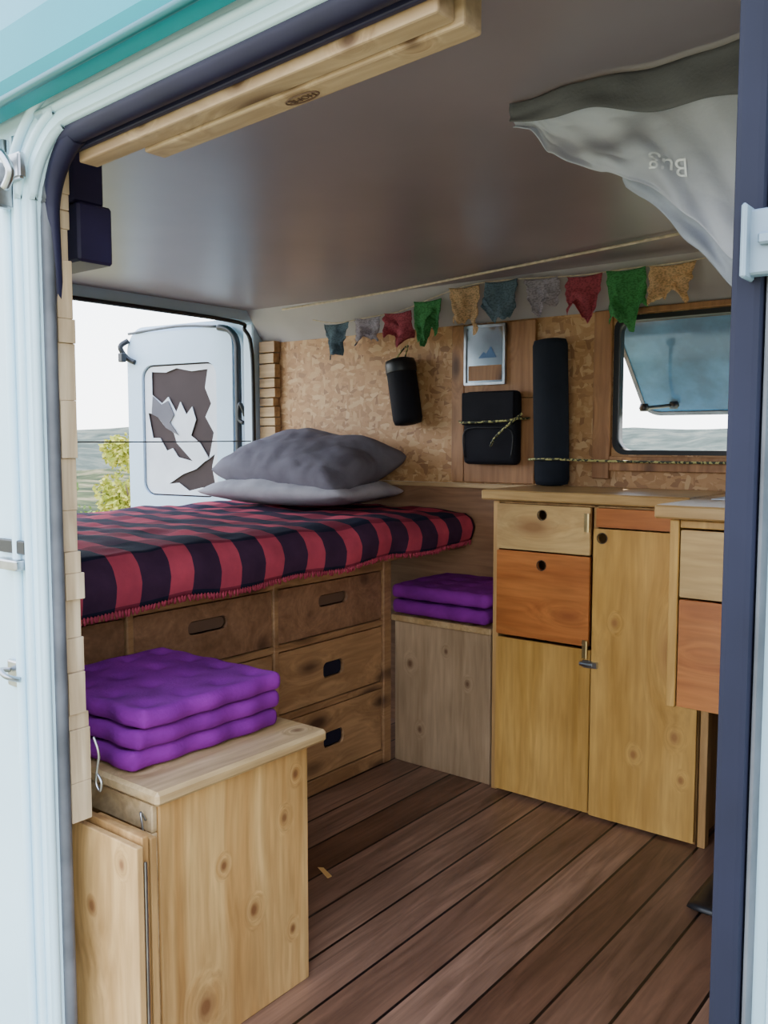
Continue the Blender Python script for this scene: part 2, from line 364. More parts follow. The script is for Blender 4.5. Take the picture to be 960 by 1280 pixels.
o=xz('wall_far',[(-2.68,.90),(1.3,.90),(1.3,1.455),(-2.68,1.455)],[rrect(WX0,WX1,WZ0,WZ1,.04)],YW,YW+.03,osb_m); top(o,'chipboard OSB van side wall with window opening','wall',kind='structure')
o=box('wall_lower',-2.68,1.3,YW-.004,YW+.03,0,.898,brown_x,.001); top(o,'brown wooden board lower side wall','wall',kind='structure')
o=box('wall_outer',-2.70,1.3,YW+.075,YW+.085,-.3,.95,white_m,.001); top(o,'white outer van side panel','van body',kind='structure')
o=box('light_blocker',1.3,1.33,.72,2.66,0,1.60,plain('grey_light_blocker',(.30,.28,.27),.6),.001); top(o,'unseen grey partition added to block light from the front','wall',kind='structure')  # out of view, added to cut light and deepen the interior shadows
hole=rrect(-1.165,-.206,-.06,1.480,.1,8,(.05,.105,.05,.05))
o=slope(xz('wall_near',[(-3.0,-.4),(1.3,-.4),(1.3,1.60),(-1.1,1.60),(-3.0,1.60)],[hole],.68,.72,white_m)); top(o,'pale bluish-white van body side around the sliding door opening','van body',kind='structure')
def offs(p,d): return rrect(-1.165-d,-.206+d,-.06-d,1.480+d,.1,8,(.05+d,.105+d,.05+d,.05+d))
def ringtube(name,d,y,r,mat):
    pts=[(x,y,z) for x,z in offs(None,d)]; pts.append(pts[0]); pts.append(pts[1])
    return slope(tube(name,catmull(pts,3),r,mat,8))
o=ringtube('trim_2',.018,.678,.006,white_m); top(o,'white pressed bead around the door opening','door frame',kind='structure')
o=ringtube('trim_3',.046,.676,.007,white_m); top(o,'white pressed bead around the door opening','door frame',kind='structure')
o=ringtube('trim_4',.000,.711,.010,rubber_m); top(o,'grey rubber door seal around opening','door seal',kind='structure')
o=ringtube('trim_5',.004,.690,.008,white_m); top(o,'rounded white lip of the door opening','door frame',kind='structure')
hp=[(-.23,.708,1.476)]+[(x,.708+.010*(i/9),z) for i,(x,z) in enumerate(offs(None,-.004)[9:18])]+[(-1.166,.722,1.31),(-1.172,.728,1.24),(-1.182,.735,1.16)]
def hr(t): return .0175 if t<.12 else (.0175-.0085*min(1,(t-.12)/.8))
o=slope(tube('trim_15',catmull(hp,6),hr,seal_navy,10)); top(o,'dark violet-navy rubber seal around the upper door corner','door seal',kind='structure')
o=slope(box('trim_6',-1.13,-.2,.722,.730,1.458,1.62,seal_navy,.002)); top(o,'dark navy header trim over door opening','door trim',kind='structure')
o=box('trim_7',-.203,-.181,.655,.679,-.3,1.60,navy_m,.005); top(o,'dark navy upright rubber door edge','door seal',kind='structure')
o=box('trim_14',-.1795,-.1765,.660,.678,-.3,1.60,rubber_m,.001); top(o,'thin grey seal line beside the navy door edge','door seal',kind='structure')
bm=bmesh.new(); zz=.475
while zz<1.42:
    h=random.uniform(.022,.085); addbox(bm,-1.19,-1.1635+random.uniform(-.005,.003),.722,.753+random.uniform(-.003,.004)-.008*(zz-.5),zz,min(zz+h,1.44)-.0004); zz+=h
bmesh.ops.bevel(bm,geom=bm.edges[:],offset=.0006,segments=1,affect='EDGES')
o=finish('trim_8',bm,strip_m); top(o,'rough pale wood strip lining the door jamb','door jamb strip',kind='structure')
bm=bmesh.new()
prof=[(.668,1.505),(.640,1.508),(.632,1.530),(.640,1.60),(.70,1.74),(.80,1.79),(1.7,1.83),(2.6,1.79),(2.72,1.70),(2.74,1.50),(2.72,1.50),(2.70,1.69),(1.7,1.80),(.82,1.76),(.72,1.72),(.668,1.60)]
n=len(prof); a=[bm.verts.new((-2.95,y,z)) for y,z in prof]; c=[bm.verts.new((1.4,y,z)) for y,z in prof]
for k in range(n): bm.faces.new((a[k],a[(k+1)%n],c[(k+1)%n],c[k]))
o=slope(finish('roof',bm,teal_m)); top(o,'teal painted van roof edge above the sliding door','van roof',kind='structure')
o=slope(tube('trim_9',[(-2.9,.634,1.506),(1.3,.634,1.506)],.006,plain('dark_teal',(.0,.13,.15),.4))); top(o,'teal roof gutter lip','roof gutter',kind='structure')
o=boxes('wall_rear',[(-2.74,-2.68,.80,2.66,1.525,1.60),(-2.74,-2.68,2.54,2.66,-.2,1.525),(-2.74,-2.68,.72,.84,-.2,1.60)],doorw_m,.006); top(o,'white rear door frame of the van','van body',kind='structure')
o=tube('trim_10',catmull([(-2.672,.86,1.0),(-2.672,.86,1.40),(-2.672,.93,1.515),(-2.672,1.6,1.522),(-2.672,2.40,1.520),(-2.672,2.49,1.49),(-2.672,2.525,1.42),(-2.672,2.533,1.2),(-2.672,2.533,.6)],6),.008,black_m); top(o,'black rubber seal on rear door frame','door seal',kind='structure')
bm=bmesh.new(); zz=.9
while zz<1.42:
    h=random.uniform(.035,.06); addbox(bm,-2.67,-2.585+random.uniform(-.006,.006),2.565,2.598,zz,zz+h-.004); zz+=h
bmesh.ops.bevel(bm,geom=bm.edges[:],offset=.0015,segments=1,affect='EDGES')
o=finish('trim_11',bm,pine_x); top(o,'stacked pale wood blocks at the wall corner','corner trim',kind='structure')
o=box('trim_12',-2.66,-1.40,2.578,2.597,.885,.90,pine_x,.002); top(o,'thin wooden strip along wall above the bed','wall trim',kind='structure')
o=boxes('trim_13',[(-1.205,-1.148,2.582,2.599,.93,1.445),(-1.148,-.3,2.582,2.599,1.428,1.445),(-1.148,-.3,2.582,2.599,.955,1.000)],wall_pine,.002); top(o,'brown wooden surround of side window','window surround',kind='structure')
o=boxes('wall_panel',[(-1.735,-1.685,2.585,2.599,.905,1.44),(-1.683,-1.41,2.585,2.599,1.19,1.44),(-1.683,-1.41,2.585,2.599,.905,1.188)],wall_pine,.002)
top(o,'reddish pine plank panel screwed to the chipboard wall','wooden panel')

# ------------------------------------------------------------------ window
w=thing('window_1',(-.81,2.62,1.0),'tilting tinted camper window opened outward','window',kind='structure')
par(xz('window_frame',rrect(WX0,WX1,WZ0,WZ1,.04),[rrect(WX0+.014,WX1-.014,WZ0+.014,WZ1-.014,.035)],2.595,2.64,black_m),w)
th=math.radians(46); D=Vector((0,math.sin(th),-math.cos(th))); Nn=Vector((0,math.cos(th),math.sin(th)))
O=Vector((0,2.665,1.42))
par(plate('window_pane',rrect(WX0-.03,WX1-.01,0,.40,.05),[],O,X,D,Nn,.006,glass_m),w)
par(plate('pane_rim',rrect(WX0-.04,WX1-.0,-.01,.41,.055),[rrect(WX0-.028,WX1-.016,.008,.395,.045)],O-Nn*.004,X,D,Nn,.012,rubber_m),w)
for xx in (WX0+.04,-.70):
    p=O+D*.355; 
    par(tube('window_stay',catmull([(xx+.01,2.72,1.15),(xx+.012,p.y-.08,p.z-.015),(xx+.03,p.y-.01,p.z-.008)],5),.006,black_m),w)
    par(lathe('stay_knob',[(.012,-.01),(.018,0),(.012,.014)],Matrix.Translation((xx+.035,p.y-.01,p.z-.01)),black_m,12),w)
    par(lathe('stay_knob',[(.012,-.01),(.016,0),(.012,.014)],Matrix.Translation((xx+.01,2.72,1.15)),black_m,12),w)

# ------------------------------------------------------------------ rear door (open)
H=Vector((-2.745,2.60,0)); A=Vector((-.9927,-.1207,0)).normalized(); Nd=Vector((A.y,-A.x,0))
if Nd.y>0: Nd=-Nd
dr=thing('door_1',(-3.1,2.56,-.1),'open white rear van door with torn window cover','van door',kind='structure')
wo=rrect(.18,.625,.80,1.385,.06)
par(plate('door_shell',rrect(0.0,.735,-.1,1.56,.1,8,(.10,.07,.03,.03)),[],H,A,Z,-Nd,.03,doorw_m),dr)
par(plate('inner_panel',rrect(.09,.715,-.05,1.53,.08,8),[wo],H+Nd*.025,A,Z,-Nd,.024,doorw_m),dr)
par(plate('window_pane',rrect(.175,.63,.795,1.39,.05),[],H+Nd*.004,A,Z,-Nd,.003,plain('brown_dark_glass',(.050,.032,.032),.6,0,.2,6,.2)),dr)
def pq(l): return [(.618-.43*p,1.378-.57*q_) for p,q_ in l]
t1=pq([(.10,.04),(.30,.05),(.45,.02),(.66,.05),(.88,.04),(.84,.18),(.92,.30),(.84,.40),(.95,.52),(.88,.72),(.76,.60),(.64,.54),(.71,.42),(.66,.32),(.58,.38),(.50,.28),(.44,.36),(.33,.24),(.24,.29),(.10,.22)])
t2=pq([(.04,.36),(.16,.38),(.26,.46),(.40,.52),(.44,.60),(.66,.74),(.46,.71),(.38,.64),(.30,.66),(.20,.56),(.10,.56)])
t3=pq([(.96,.68),(.92,.78),(.97,.95),(.78,.94),(.60,.97),(.46,.91),(.32,.92),(.52,.84),(.70,.80),(.82,.74)])
par(plate('torn_cover',rrect(.185,.62,.807,1.378,.055),[t1,t2,t3],H+Nd*.012,A,Z,-Nd,.004,plain('silvery_white_cover',(.70,.72,.77),.5)),dr,'torn silvery white insulation cover')
par(plate('cover_flap',pq([(.12,.23),(.24,.30),(.34,.27),(.42,.38),(.36,.44),(.48,.54),(.30,.48),(.20,.40),(.10,.37)]),[],H+Nd*.018,A,Z,-Nd,.002,plain('flap_grey',(.15,.14,.16),.7,0,.2,6,.2)),dr)
q=lambda s,z,d=.03:(H+A*s+Nd*d)+Z*z
par(tube('door_seal',catmull([q(.055,.2),q(.055,.9),q(.055,1.35),q(.06,1.46),q(.10,1.51),q(.16,1.525)],5),.014,black_m),dr)
par(tube('door_seal',catmull([q(.175,1.53,.028),q(.4,1.545,.028),q(.70,1.53,.028)],5),.006,rubber_m),dr)
par(tube('latch',catmull([q(.70,1.50,.03),q(.72,1.47,.06),q(.70,1.42,.04),q(.66,1.40,.03)],5),.012,black_m),dr)
par(box('latch',-3.44,-3.41,2.43,2.455,1.40,1.44,black_m,.004),dr)
par(tube('hinge',catmull([q(.0,1.15,.05),q(.02,1.20,.06),q(.035,1.14,.05),q(.01,1.12,.05)],5),.009,black_m),dr)

# ------------------------------------------------------------------ sliding door frame hardware
lt=thing('door_latch',(-1.185,.67,1.38),'worn chrome latch arm on the white door frame','latch')
bm=bmesh.new(); addbox(bm,-1.215,-1.15,.662,.674,1.405,1.44); addbox(bm,-1.20,-1.185,.645,.674,1.37,1.43); bmesh.ops.bevel(bm,geom=bm.edges[:],offset=.003,segments=2,affect='EDGES')
par(finish('latch_plate',bm,chrome),lt)
par(tube('latch_arm',catmull([(-1.19,.648,1.43),(-1.165,.645,1.435),(-1.15,.65,1.41),(-1.165,.65,1.39)],5),.006,chrome),lt)
lt=thing('door_catch',(-1.215,.67,.86),'steel catch in a black slot of the door frame','latch')
par(box('slot',-1.26,-1.185,.672,.679,.885,.905,black_m,.002),lt); par(box('catch_plate',-1.25,-1.19,.660,.678,.862,.878,chrome,.003),lt)
lt=thing('door_striker',(-1.22,.67,.68),'small steel striker loop on the door frame','latch')
par(box('striker_plate',-1.245,-1.205,.672,.679,.685,.725,chrome,.003),lt)
par(tube('striker_loop',catmull([(-1.235,.67,.71),(-1.225,.652,.715),(-1.21,.652,.708),(-1.205,.67,.70)],5),.004,chrome),lt)
lt=thing('door_bracket',(-.165,.66,1.16),'dull blue-grey metal bracket on the door edge','bracket')
steelb=plain('blue_grey_steel',(.20,.27,.33),.45,.2,.3)
bm=bmesh.new(); addbox(bm,-.190,-.13,.642,.655,1.163,1.207); addbox(bm,-.190,-.186,.632,.655,1.160,1.210); addbox(bm,-.180,-.13,.636,.655,1.182,1.190); bmesh.ops.bevel(bm,geom=bm.edges[:],offset=.0015,segments=1,affect='EDGES')
par(finish('bracket_plate',bm,steelb),lt)
o=tube('screw_eye_hook',catmull([(-1.160,.760,.60),(-1.152,.763,.575),(-1.160,.765,.55),(-1.164,.765,.525),(-1.154,.765,.515),(-1.150,.765,.53),(-1.160,.765,.54)],5),.0022,chrome,6); top(o,'small steel hook hanging from the jamb strip','hook')

# ceiling beams
bt=thing('ceiling_beam',(-.75,.75,1.44),'pair of knotty lumber battens under the ceiling edge above the door','beam')
par(slope(box('batten',-1.115,-.51,.7315,.762,1.446,1.58,beam_m,.003)),bt); par(slope(box('batten',-1.01,-.50,.763,.797,1.442,1.58,beam_m,.003)),bt)
sx=-.735
def sl(x,z): return z+.048*(x+.85)
fn=lambda x,y,z:Vector((sx-x,.780+y*.9,sl(sx-x,1.4410)-z))
bm=bmesh.new(); 
pts=[(sx+.025*math.cos(t*math.pi/12),.780+.009*math.sin(t*math.pi/12),sl(sx+.025*math.cos(t*math.pi/12),1.4413)) for t in range(25)]
addtube(bm,pts,.0011,5); par(finish('stamp_ring',bm,dark_txt),bt); par(textmesh('stamp_text','HOME',.014,fn,dark_txt,.0004),bt)
o=boxes('side_pocket',[(-1.50,-1.225,.80,.862,1.325,1.415),(-1.50,-1.24,.80,.858,1.417,1.50)],purple_dark,.004); top(o,'dark violet stepped plastic box mounted under the ceiling by the jamb','storage box')

# ------------------------------------------------------------------ bed
XB=-1.74
bed=thing('bed_base',(-2.2,1.68,0),'knotty pine bed platform with drawer fronts','bed')
fr=[(XB-.03,XB,.80,2.245,0,.045),(XB-.03,XB,.80,2.245,.252,.272),(XB-.03,XB,.80,2.245,.455,.475),(XB-.03,XB,.80,2.245,.635,.675),
    (XB-.03,XB+.004,2.205,2.245,.0,.675),(XB-.03,XB+.002,1.715,1.735,.0,.675),(XB-.03,XB+.002,1.235,1.255,.0,.675),(XB-.03,XB,.80,.84,0,.675)]
par(boxes('frame',fr,pine_y,.003),bed)
par(boxes('platform',[(-2.66,-1.665,.80,2.575,.677,.70)],pine_y,.002),bed)
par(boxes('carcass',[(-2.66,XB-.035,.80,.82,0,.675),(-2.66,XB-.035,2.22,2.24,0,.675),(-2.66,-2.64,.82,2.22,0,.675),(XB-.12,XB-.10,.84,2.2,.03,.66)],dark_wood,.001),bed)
for (y0,y1) in ((1.739,2.201),(1.259,1.711),(.844,1.231)):
    for k,(z0,z1) in enumerate(((.049,.248),(.276,.451),(.479,.631))):
        yc=(y0+y1)/2; hw,hh=(.046,.024) if k<2 else (.065,.018); zc=(z0+z1)/2+(0 if k<2 else .02)
        d=thing('drawer',(XB-.01,yc,z0),'','x'); del d['label']; del d['category']
        d.parent=bed; d.location=W[d.name]-W[bed.name]
        par(plate('front_panel',rrect(y0,y1,z0,z1,.006),[rrect(yc-hw,yc+hw,zc-hh,zc+hh,.016)],(XB-.018,0,0),Y,Z,X,.014,pine_y if k<2 else brown_x),d)
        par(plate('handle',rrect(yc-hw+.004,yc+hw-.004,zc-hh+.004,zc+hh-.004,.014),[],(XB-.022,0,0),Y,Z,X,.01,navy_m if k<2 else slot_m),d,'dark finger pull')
o=pad('mattress',(-2.165,1.69,.742),1.0,1.76,.078,matt_m,n=24,edge=.04,amp=.001); top(o,'foam mattress under the plaid blanket','mattress')
prof=[(-2.66,.800),(-2.3,.803),(-1.9,.803),(-1.72,.802),(-1.668,.795),(-1.640,.772),(-1.628,.742),(-1.632,.712),(-1.640,.690)]
PL=[0]
for a_,b_ in zip(prof,prof[1:]): PL.append(PL[-1]+math.hypot(b_[0]-a_[0],b_[1]-a_[1]))
def pr(s):
    s=max(0,min(.99999,s))*PL[-1]
    for k in range(len(PL)-1):
        if s<=PL[k+1]:
            t=(s-PL[k])/(PL[k+1]-PL[k]); return prof[k][0]*(1-t)+prof[k+1][0]*t, prof[k][1]*(1-t)+prof[k+1][1]*t
def fb(u,v):
    y=.84+u*1.735; x,z=pr(v)
    fl=max(0,(v-.9)/.1)
    z+=.010*nz(x,y,0,5)+.007*nz(x,y,4,13)*(1-fl*.6)+.004
    x+=fl*(.006*math.sin(y*14)+.008*nz(y,1,2,5))
    z-=fl*(.020*(1-u)-.014*u**3)
    z-=.02*max(0,.12-u)/.12
    return Vector((x,y,z))
o=surf('blanket',150,110,fb,plaid_m,uv=lambda u,v:(u*1.735/.152+.1+.07*nz(u*4,v*4,1)+.02*nz(u*16,v*12,1),v*PL[-1]/.20-.02+.05*nz(u*5,v*3,7)),thick=.006); top(o,'red and black buffalo plaid blanket spread over the bed','blanket')
bl=o
bm=bmesh.new()
for k in range(190):
    u=(k+.5)/190; p=fb(u,1.0); q2=p+Vector((random.uniform(-.003,.006),random.uniform(-.004,.004),-random.uniform(.010,.016)))
    addtube(bm,[p+Vector((0,0,.003)),(p+q2)/2+Vector((.002,0,0)),q2],lambda t:.0042*(1-.3*t),5)
m_f=cloth('red_fringe',(.45,.06,.10),None,200); o=finish('fringe',bm,m_f,True); o['kind']='stuff'; par(o,bl,'dark red fringe along the hem')
o=pad('pillow',(-2.22,2.33,.868),.68,.42,.10,pillow2_m,n=40,pillow=True,pinch=.05,rot=.09,amp=.008,seed=3,wr=.010); top(o,'flattened light grey pillow under the larger pillow','pillow','grey pillows on the bed')
o=pad('pillow',(-2.22,2.37,.966),.65,.42,.20,pillow_m,n=64,pillow=True,pinch=.06,rot=-.04,tilt=.26,roll=.09,amp=.008,seed=8,wr=.020); top(o,'large plump mauve-grey pillow on top of another pillow','pillow','grey pillows on the bed')

# ------------------------------------------------------------------ small seat by bed
st=thing('storage_seat',(-1.555,2.43,0),'tan plywood storage seat between bed and kitchen cabinet','seat')
par(box('body',-1.735,-1.372,2.262,2.585,0,.465,brown_z,.003),st); par(box('lid',-1.737,-1.362,2.245,2.59,.467,.487,lid_y,.003),st)
for k in range(2):
    o=pad('seat_cushion',(-1.560,2.405,.515+k*.050),.372,.335,.046,purple_m,n=44,edge=.022,tuft=(4,4,.010),amp=.0015,scallop=.003,seed=k*5,rot=.02*k); top(o,'purple tufted cotton cushion stacked on the plywood seat','cushion','purple cushions on the plywood seat')
# ------------------------------------------------------------------ kitchen cabinet
Yc=2.25
kc=thing('kitchen_cabinet',(-1.05,2.42,0),'yellow and orange varnished wooden kitchen cabinet','cabinet')
par(boxes('body',[(-1.358,-1.338,Yc,2.575,0,.872),(-.759,-.741,Yc,2.575,0,.872),(-1.042,-1.028,Yc+.004,2.575,.02,.872),(-1.338,-.76,2.56,2.575,.02,.872),(-1.338,-.76,Yc+.01,2.56,.0,.02),(-1.338,-.76,Yc+.004,2.56,.866,.872)],pine_z,.001),kc)
def ftree(name,x0,x1,z0,z1,mat,hole,lab):
    holes=[circ(hole[0],hole[1],.014)] if hole else []
    p=thing(name,((x0+x1)/2,Yc-.008,z0),lab,'x'); del p['category']; p.parent=kc; p.location=W[p.name]-W[kc.name]
    par(xz('front_panel',rrect(x0,x1,z0,z1,.003,2),holes,Yc-.016,Yc-.001,mat),p)
    if hole:
        par(xz('finger_hole',circ(hole[0],hole[1],.0155),[circ(hole[0],hole[1],.0135)],Yc-.0172,Yc-.0155,dark_wood),p)
    return p
d1=ftree('drawer',-1.336,-1.044,.735,.866,pale_x,(-1.19,.838),'pale wood drawer front with round finger hole')
ftree('door',-1.336,-1.044,.482,.730,orange_x,(-1.19,.695),'orange stained flap door with round finger hole')
d3=ftree('door',-1.336,-1.038,.012,.472,yellow_z,None,'yellow varnished cupboard door')
ftree('drawer',-1.026,-.742,.815,.866,orange_x,None,'narrow orange drawer front')
d5=ftree('door',-1.033,-.742,.008,.810,yellow_t,(-1.008,.785),'tall yellow varnished cupboard door')
bm=bmesh.new(); addbox(bm,-1.056,-1.032,2.226,2.233,.425,.445); addtube(bm,[(-1.062,2.224,.435),(-1.025,2.224,.435)],.006); addbox(bm,-1.030,-1.012,2.222,2.233,.427,.443)
par(finish('latch',bm,chrome),d3,'chrome bolt latch')
bm=bmesh.new(); addbox(bm,-1.058,-1.046,2.226,2.233,.45,.50); addtube(bm,[(-1.045,2.226,.45),(-1.045,2.226,.50)],.004)
par(finish('hinge',bm,brass),d3)
bm=bmesh.new(); addbox(bm,-1.058,-1.046,2.226,2.233,.80,.85); addtube(bm,[(-1.045,2.226,.80),(-1.045,2.226,.85)],.004)
par(finish('hinge',bm,brass),d1)
o=boxes('worktop',[(-1.385,-.768,2.222,2.575,.876,.905)],top_x,.004); top(o,'pine worktop with a rounded front edge over the cabinet','worktop')
kb=thing('kitchen_block',(-.44,2.29,.43),'suspended kitchen unit with pale and orange drawer fronts','cabinet')
par(boxes('body',[(-.737,-.715,2.0,2.575,.43,.868),(-.17,-.15,2.0,2.575,.43,.868),(-.713,-.17,2.56,2.575,.43,.868),(-.713,-.17,2.01,2.56,.43,.445),(-.713,-.17,2.0,2.02,.85,.868)],yellow_z,.002),kb)
def kfr(nm,z0,z1,m_,lb):
    p=thing(nm,(-.44,2.0,z0),lb,'x'); del p['category']; p.parent=kb; p.location=W[p.name]-W[kb.name]
    par(xz('front_panel',rrect(-.708,-.175,z0,z1,.003,2),[],1.992,2.008,m_),p)
kfr('drawer',.692,.846,pale_x,'pale wood drawer front'); kfr('door',.437,.686,orange_x,'orange stained flap front')
o=boxes('worktop',[(-.762,-.12,1.965,2.575,.872,.903)],top_x,.004); top(o,'pine worktop over the suspended kitchen unit','worktop')
o=box('support_post',-.733,-.713,2.24,2.27,0,.425,pine_z,.002); top(o,'thin wooden upright under the kitchen unit','post')
o=pad('black_floor_shape',(-.42,2.10,.010),.46,.38,.018,black_m,n=16,edge=.008,amp=.002); top(o,'flat black shape on the floor beneath the kitchen unit','mat')  # thin black slab lying flat on the floor
o=box('shade_panel',-.70,-.1,2.52,2.55,0,.425,dark_wood,.001); top(o,'dark brown panel standing for the shade beneath the kitchen unit','board')  # panel added for the shade under the unit, darkness is in its colour
o=box('light_patch',-.71,-.5,2.2,2.4,.904,.906,plain('white_blue_light',(.7,.76,.9),.4),0); top(o,'thin white-blue sheet standing for a spot of light on the worktop','light patch')  # light spot on the worktop, put into a pale sheet

# ------------------------------------------------------------------ seat box in the doorway
sb=thing('seat_box',(-1.36,1.03,0),'raw pine box seat beside the sliding door','seat')
par(box('body',-1.56,-1.14,.862,1.212,0,.467,pine_box,.003),sb)
par(boxes('front_frame',[(-1.56,-1.142,.850,.861,.42,.466),(-1.165,-1.142,.850,.861,0,.419)],lid_y,.002),sb)
par(boxes('lid',[(-1.58,-1.118,.842,1.245,.470,.494)],lid_y,.006),sb)
for k in range(3):
    o=pad('seat_cushion',(-1.385+.006*k,1.035,.514+k*.036),.365,.345-.006*k,.034,purple_m,n=64,edge=.014,tuft=(4,4,.009),amp=.0012,scallop=.0035,seed=k*7+1,rot=.02*k-.03); top(o,'purple tufted cotton cushion stacked on the pine box seat','cushion','purple cushions on the pine box seat')
ft=thing('folding_table',(-1.2,.79,0.0),'folded pine table boards leaning against the box seat','folding table')
par(box('board',-1.25,-1.055,.757,.769,.0,.455,pine_brd,.002),ft)
par(box('board',-1.235,-1.066,.775,.787,.0,.462,pine_z,.002),ft)
par(box('board',-1.225,-1.080,.800,.812,.0,.448,pine_z,.002),ft)
par(box('hinge',-1.057,-1.053,.770,.7745,.02,.43,chrome,.001),ft,'narrow steel piano hinge')
o=tube('hook_and_eye',catmull([(-1.155,.848,.44),(-1.157,.84,.455),(-1.152,.838,.44),(-1.150,.838,.42),(-1.156,.838,.41)],5),.002,chrome,6); top(o,'steel wire hook on the box front','hook')
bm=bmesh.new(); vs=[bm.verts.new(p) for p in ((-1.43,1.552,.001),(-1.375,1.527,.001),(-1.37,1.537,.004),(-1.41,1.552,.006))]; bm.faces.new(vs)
o=finish('sun_fleck',bm,fleck_m); md=o.modifiers.new('s','SOLIDIFY'); md.thickness=.002; top(o,'small orange sliver standing for a fleck of sunlight on the floor','sun fleck')  # fleck of sunlight modelled as a thin orange sliver

# ------------------------------------------------------------------ wall items
pc=thing('picture_frame',(-1.595,2.58,1.235),'small silvery framed glass with mountain print on the plank panel','picture')
par(xz('frame',rrect(-1.676,-1.515,1.235,1.435,.004,2),[rrect(-1.668,-1.523,1.243,1.427,.003,2)],2.570,2.584,chrome),pc)
par(xz('picture_glass',rrect(-1.669,-1.522,1.242,1.428,.002,2),[],2.576,2.582,mirror_m),pc)
par(xz('mountain_print',[(-1.62,1.325),(-1.60,1.345),(-1.59,1.338),(-1.572,1.362),(-1.55,1.325)],[],2.5745,2.576,blueprint),pc)
par(xz('print_strip',rrect(-1.66,-1.53,1.25,1.30,.002,2),[],2.5745,2.576,wall_pine),pc)
bg=thing('black_bag',(-1.555,2.55,.965),'flat black zipped bag strapped to the plank panel','bag')
par(box('bag_body',-1.658,-1.450,2.535,2.582,.968,1.212,blackcloth,.018,seg=4,smooth=True),bg)
par(box('bag_flap',-1.654,-1.454,2.524,2.534,1.10,1.208,blackcloth,.004),bg)
par(tube('zip',catmull([(-1.645,2.532,.99),(-1.645,2.532,1.08),(-1.55,2.530,1.09),(-1.465,2.532,1.08),(-1.465,2.532,.99)],5),.0025,black_m,6),bg)
o=lathe('sleeping_mat',[(.030,0),(.050,.004),(.055,.02),(.056,.22),(.055,.44),(.050,.456),(.030,.46)],Matrix.Translation((-1.315,2.53,.906))@Matrix.Rotation(-.03,4,'Y')@Matrix.Diagonal((1.05,.72,1,1)),matfoam,32); top(o,'flattened black foam mat roll standing on the worktop against the wall','sleeping mat')
pch=thing('hanging_pouch',(-1.915,2.54,1.10),'black cylindrical pouch hanging on the chipboard wall','pouch')
Mp=Matrix.Translation((-1.888,2.54,1.105))@Matrix.Rotation(-.17,4,'Y')
par(lathe('pouch_body',[(.03,0),(.048,.004),(.053,.02),(.053,.215),(.050,.228),(.035,.236),(.02,.238)],Mp,blackcloth,28),pch)
par(lathe('pouch_lid',[(.0545,.185),(.0555,.188),(.0555,.216),(.052,.230)],Mp,black_m,28),pch)
par(tube('hanging_loop',catmull([(-1.955,2.55,1.335),(-1.945,2.57,1.365),(-1.930,2.59,1.39),(-1.92,2.57,1.365),(-1.915,2.55,1.335)],5),.003,bungee,6),pch)
o=tube('bungee_cord',catmull([(-1.70,2.583,1.114),(-1.665,2.54,1.110),(-1.635,2.517,1.108),(-1.49,2.517,1.112),(-1.44,2.525,1.118),(-1.42,2.57,1.12)],6),.0038,bungee); top(o,'speckled green-yellow elastic cord around the black bag','elastic cord')
o=tube('bungee_cord',catmull([(-1.535,2.518,1.03),(-1.51,2.508,1.06),(-1.46,2.506,1.10),(-1.425,2.53,1.135)],6),.0038,bungee); top(o,'speckled elastic cord tied in a loop on the black bag','elastic cord')
o=tube('bungee_cord',catmull([(-1.42,2.58,.985),(-1.39,2.52,.988),(-1.33,2.478,.99),(-1.26,2.49,.99),(-1.1,2.56,.985),(-.8,2.565,.985),(-.3,2.565,.99)],6),.0038,bungee); top(o,'speckled elastic cord stretched around the mat and under the window','elastic cord')
o=tube('cord_line',catmull([(-2.66,.9,1.05),(-2.66,1.8,1.043),(-2.655,2.5,1.045)],4),.0025,black_m,6); top(o,'thin black cord stretched across the rear opening','cord')

# ------------------------------------------------------------------ prayer flags
rp=catmull([(-2.42,2.45,1.545),(-1.9,2.40,1.548),(-1.4,2.33,1.556),(-.79,2.22,1.562)],8)
o=tube('cream_rope',rp,.004,rope_m); top(o,'cream rope stretched just under the ceiling','rope')
pf=thing('prayer_flag_string',(-1.55,2.47,1.40),'string of small faded colourful printed cloth prayer flags','prayer flags')
fl=[(-2.165,1.476,.120,.105,0),(-2.02,1.485,.12,.080,1),(-1.89,1.493,.12,.092,2),(-1.765,1.522,.115,.125,3),(-1.62,1.552,.12,.125,4),(-1.478,1.556,.12,.105,0),(-1.333,1.548,.12,.090,1),(-1.19,1.540,.115,.108,2),(-1.06,1.542,.12,.138,3),(-.922,1.540,.135,.093,4)]
fy=lambda x:2.475+.01*math.sin(x*3)
line=[(-2.30,2.49,1.50)]+[(x,fy(x),z) for x,z,_,_,_ in fl]+[(-.80,2.47,1.545)]
par(tube('string',catmull(line,5),.002,rope_m,6),pf)
for k,(x,z,w_,h_,c_) in enumerate(fl):
    def ff(u,v,x=x,z=z,w_=w_,h_=h_,k=k):
        nar=1-.30*v*(.5+.5*math.sin(k*2.1+1))
        xx=x+(u-.5)*w_*nar; a=math.sin(u*9+k*1.7+v*2)
        yy=fy(x)-.004+.016*v*a+.026*v*nz(u*3,v*3,k)
        zz_=z-v*h_*(1+.18*math.sin(u*5+k*2.3)+.12*math.sin(u*11+k)+.10*nz(u*12,k,3)) - .006*math.sin(u*math.pi)
        return Vector((xx+.014*v*math.sin(k*3.3)+.012*nz(u*4,v*6,k+9),yy,zz_))
    par(surf('flag',20,18,ff,flagc[c_],thick=.001),pf)

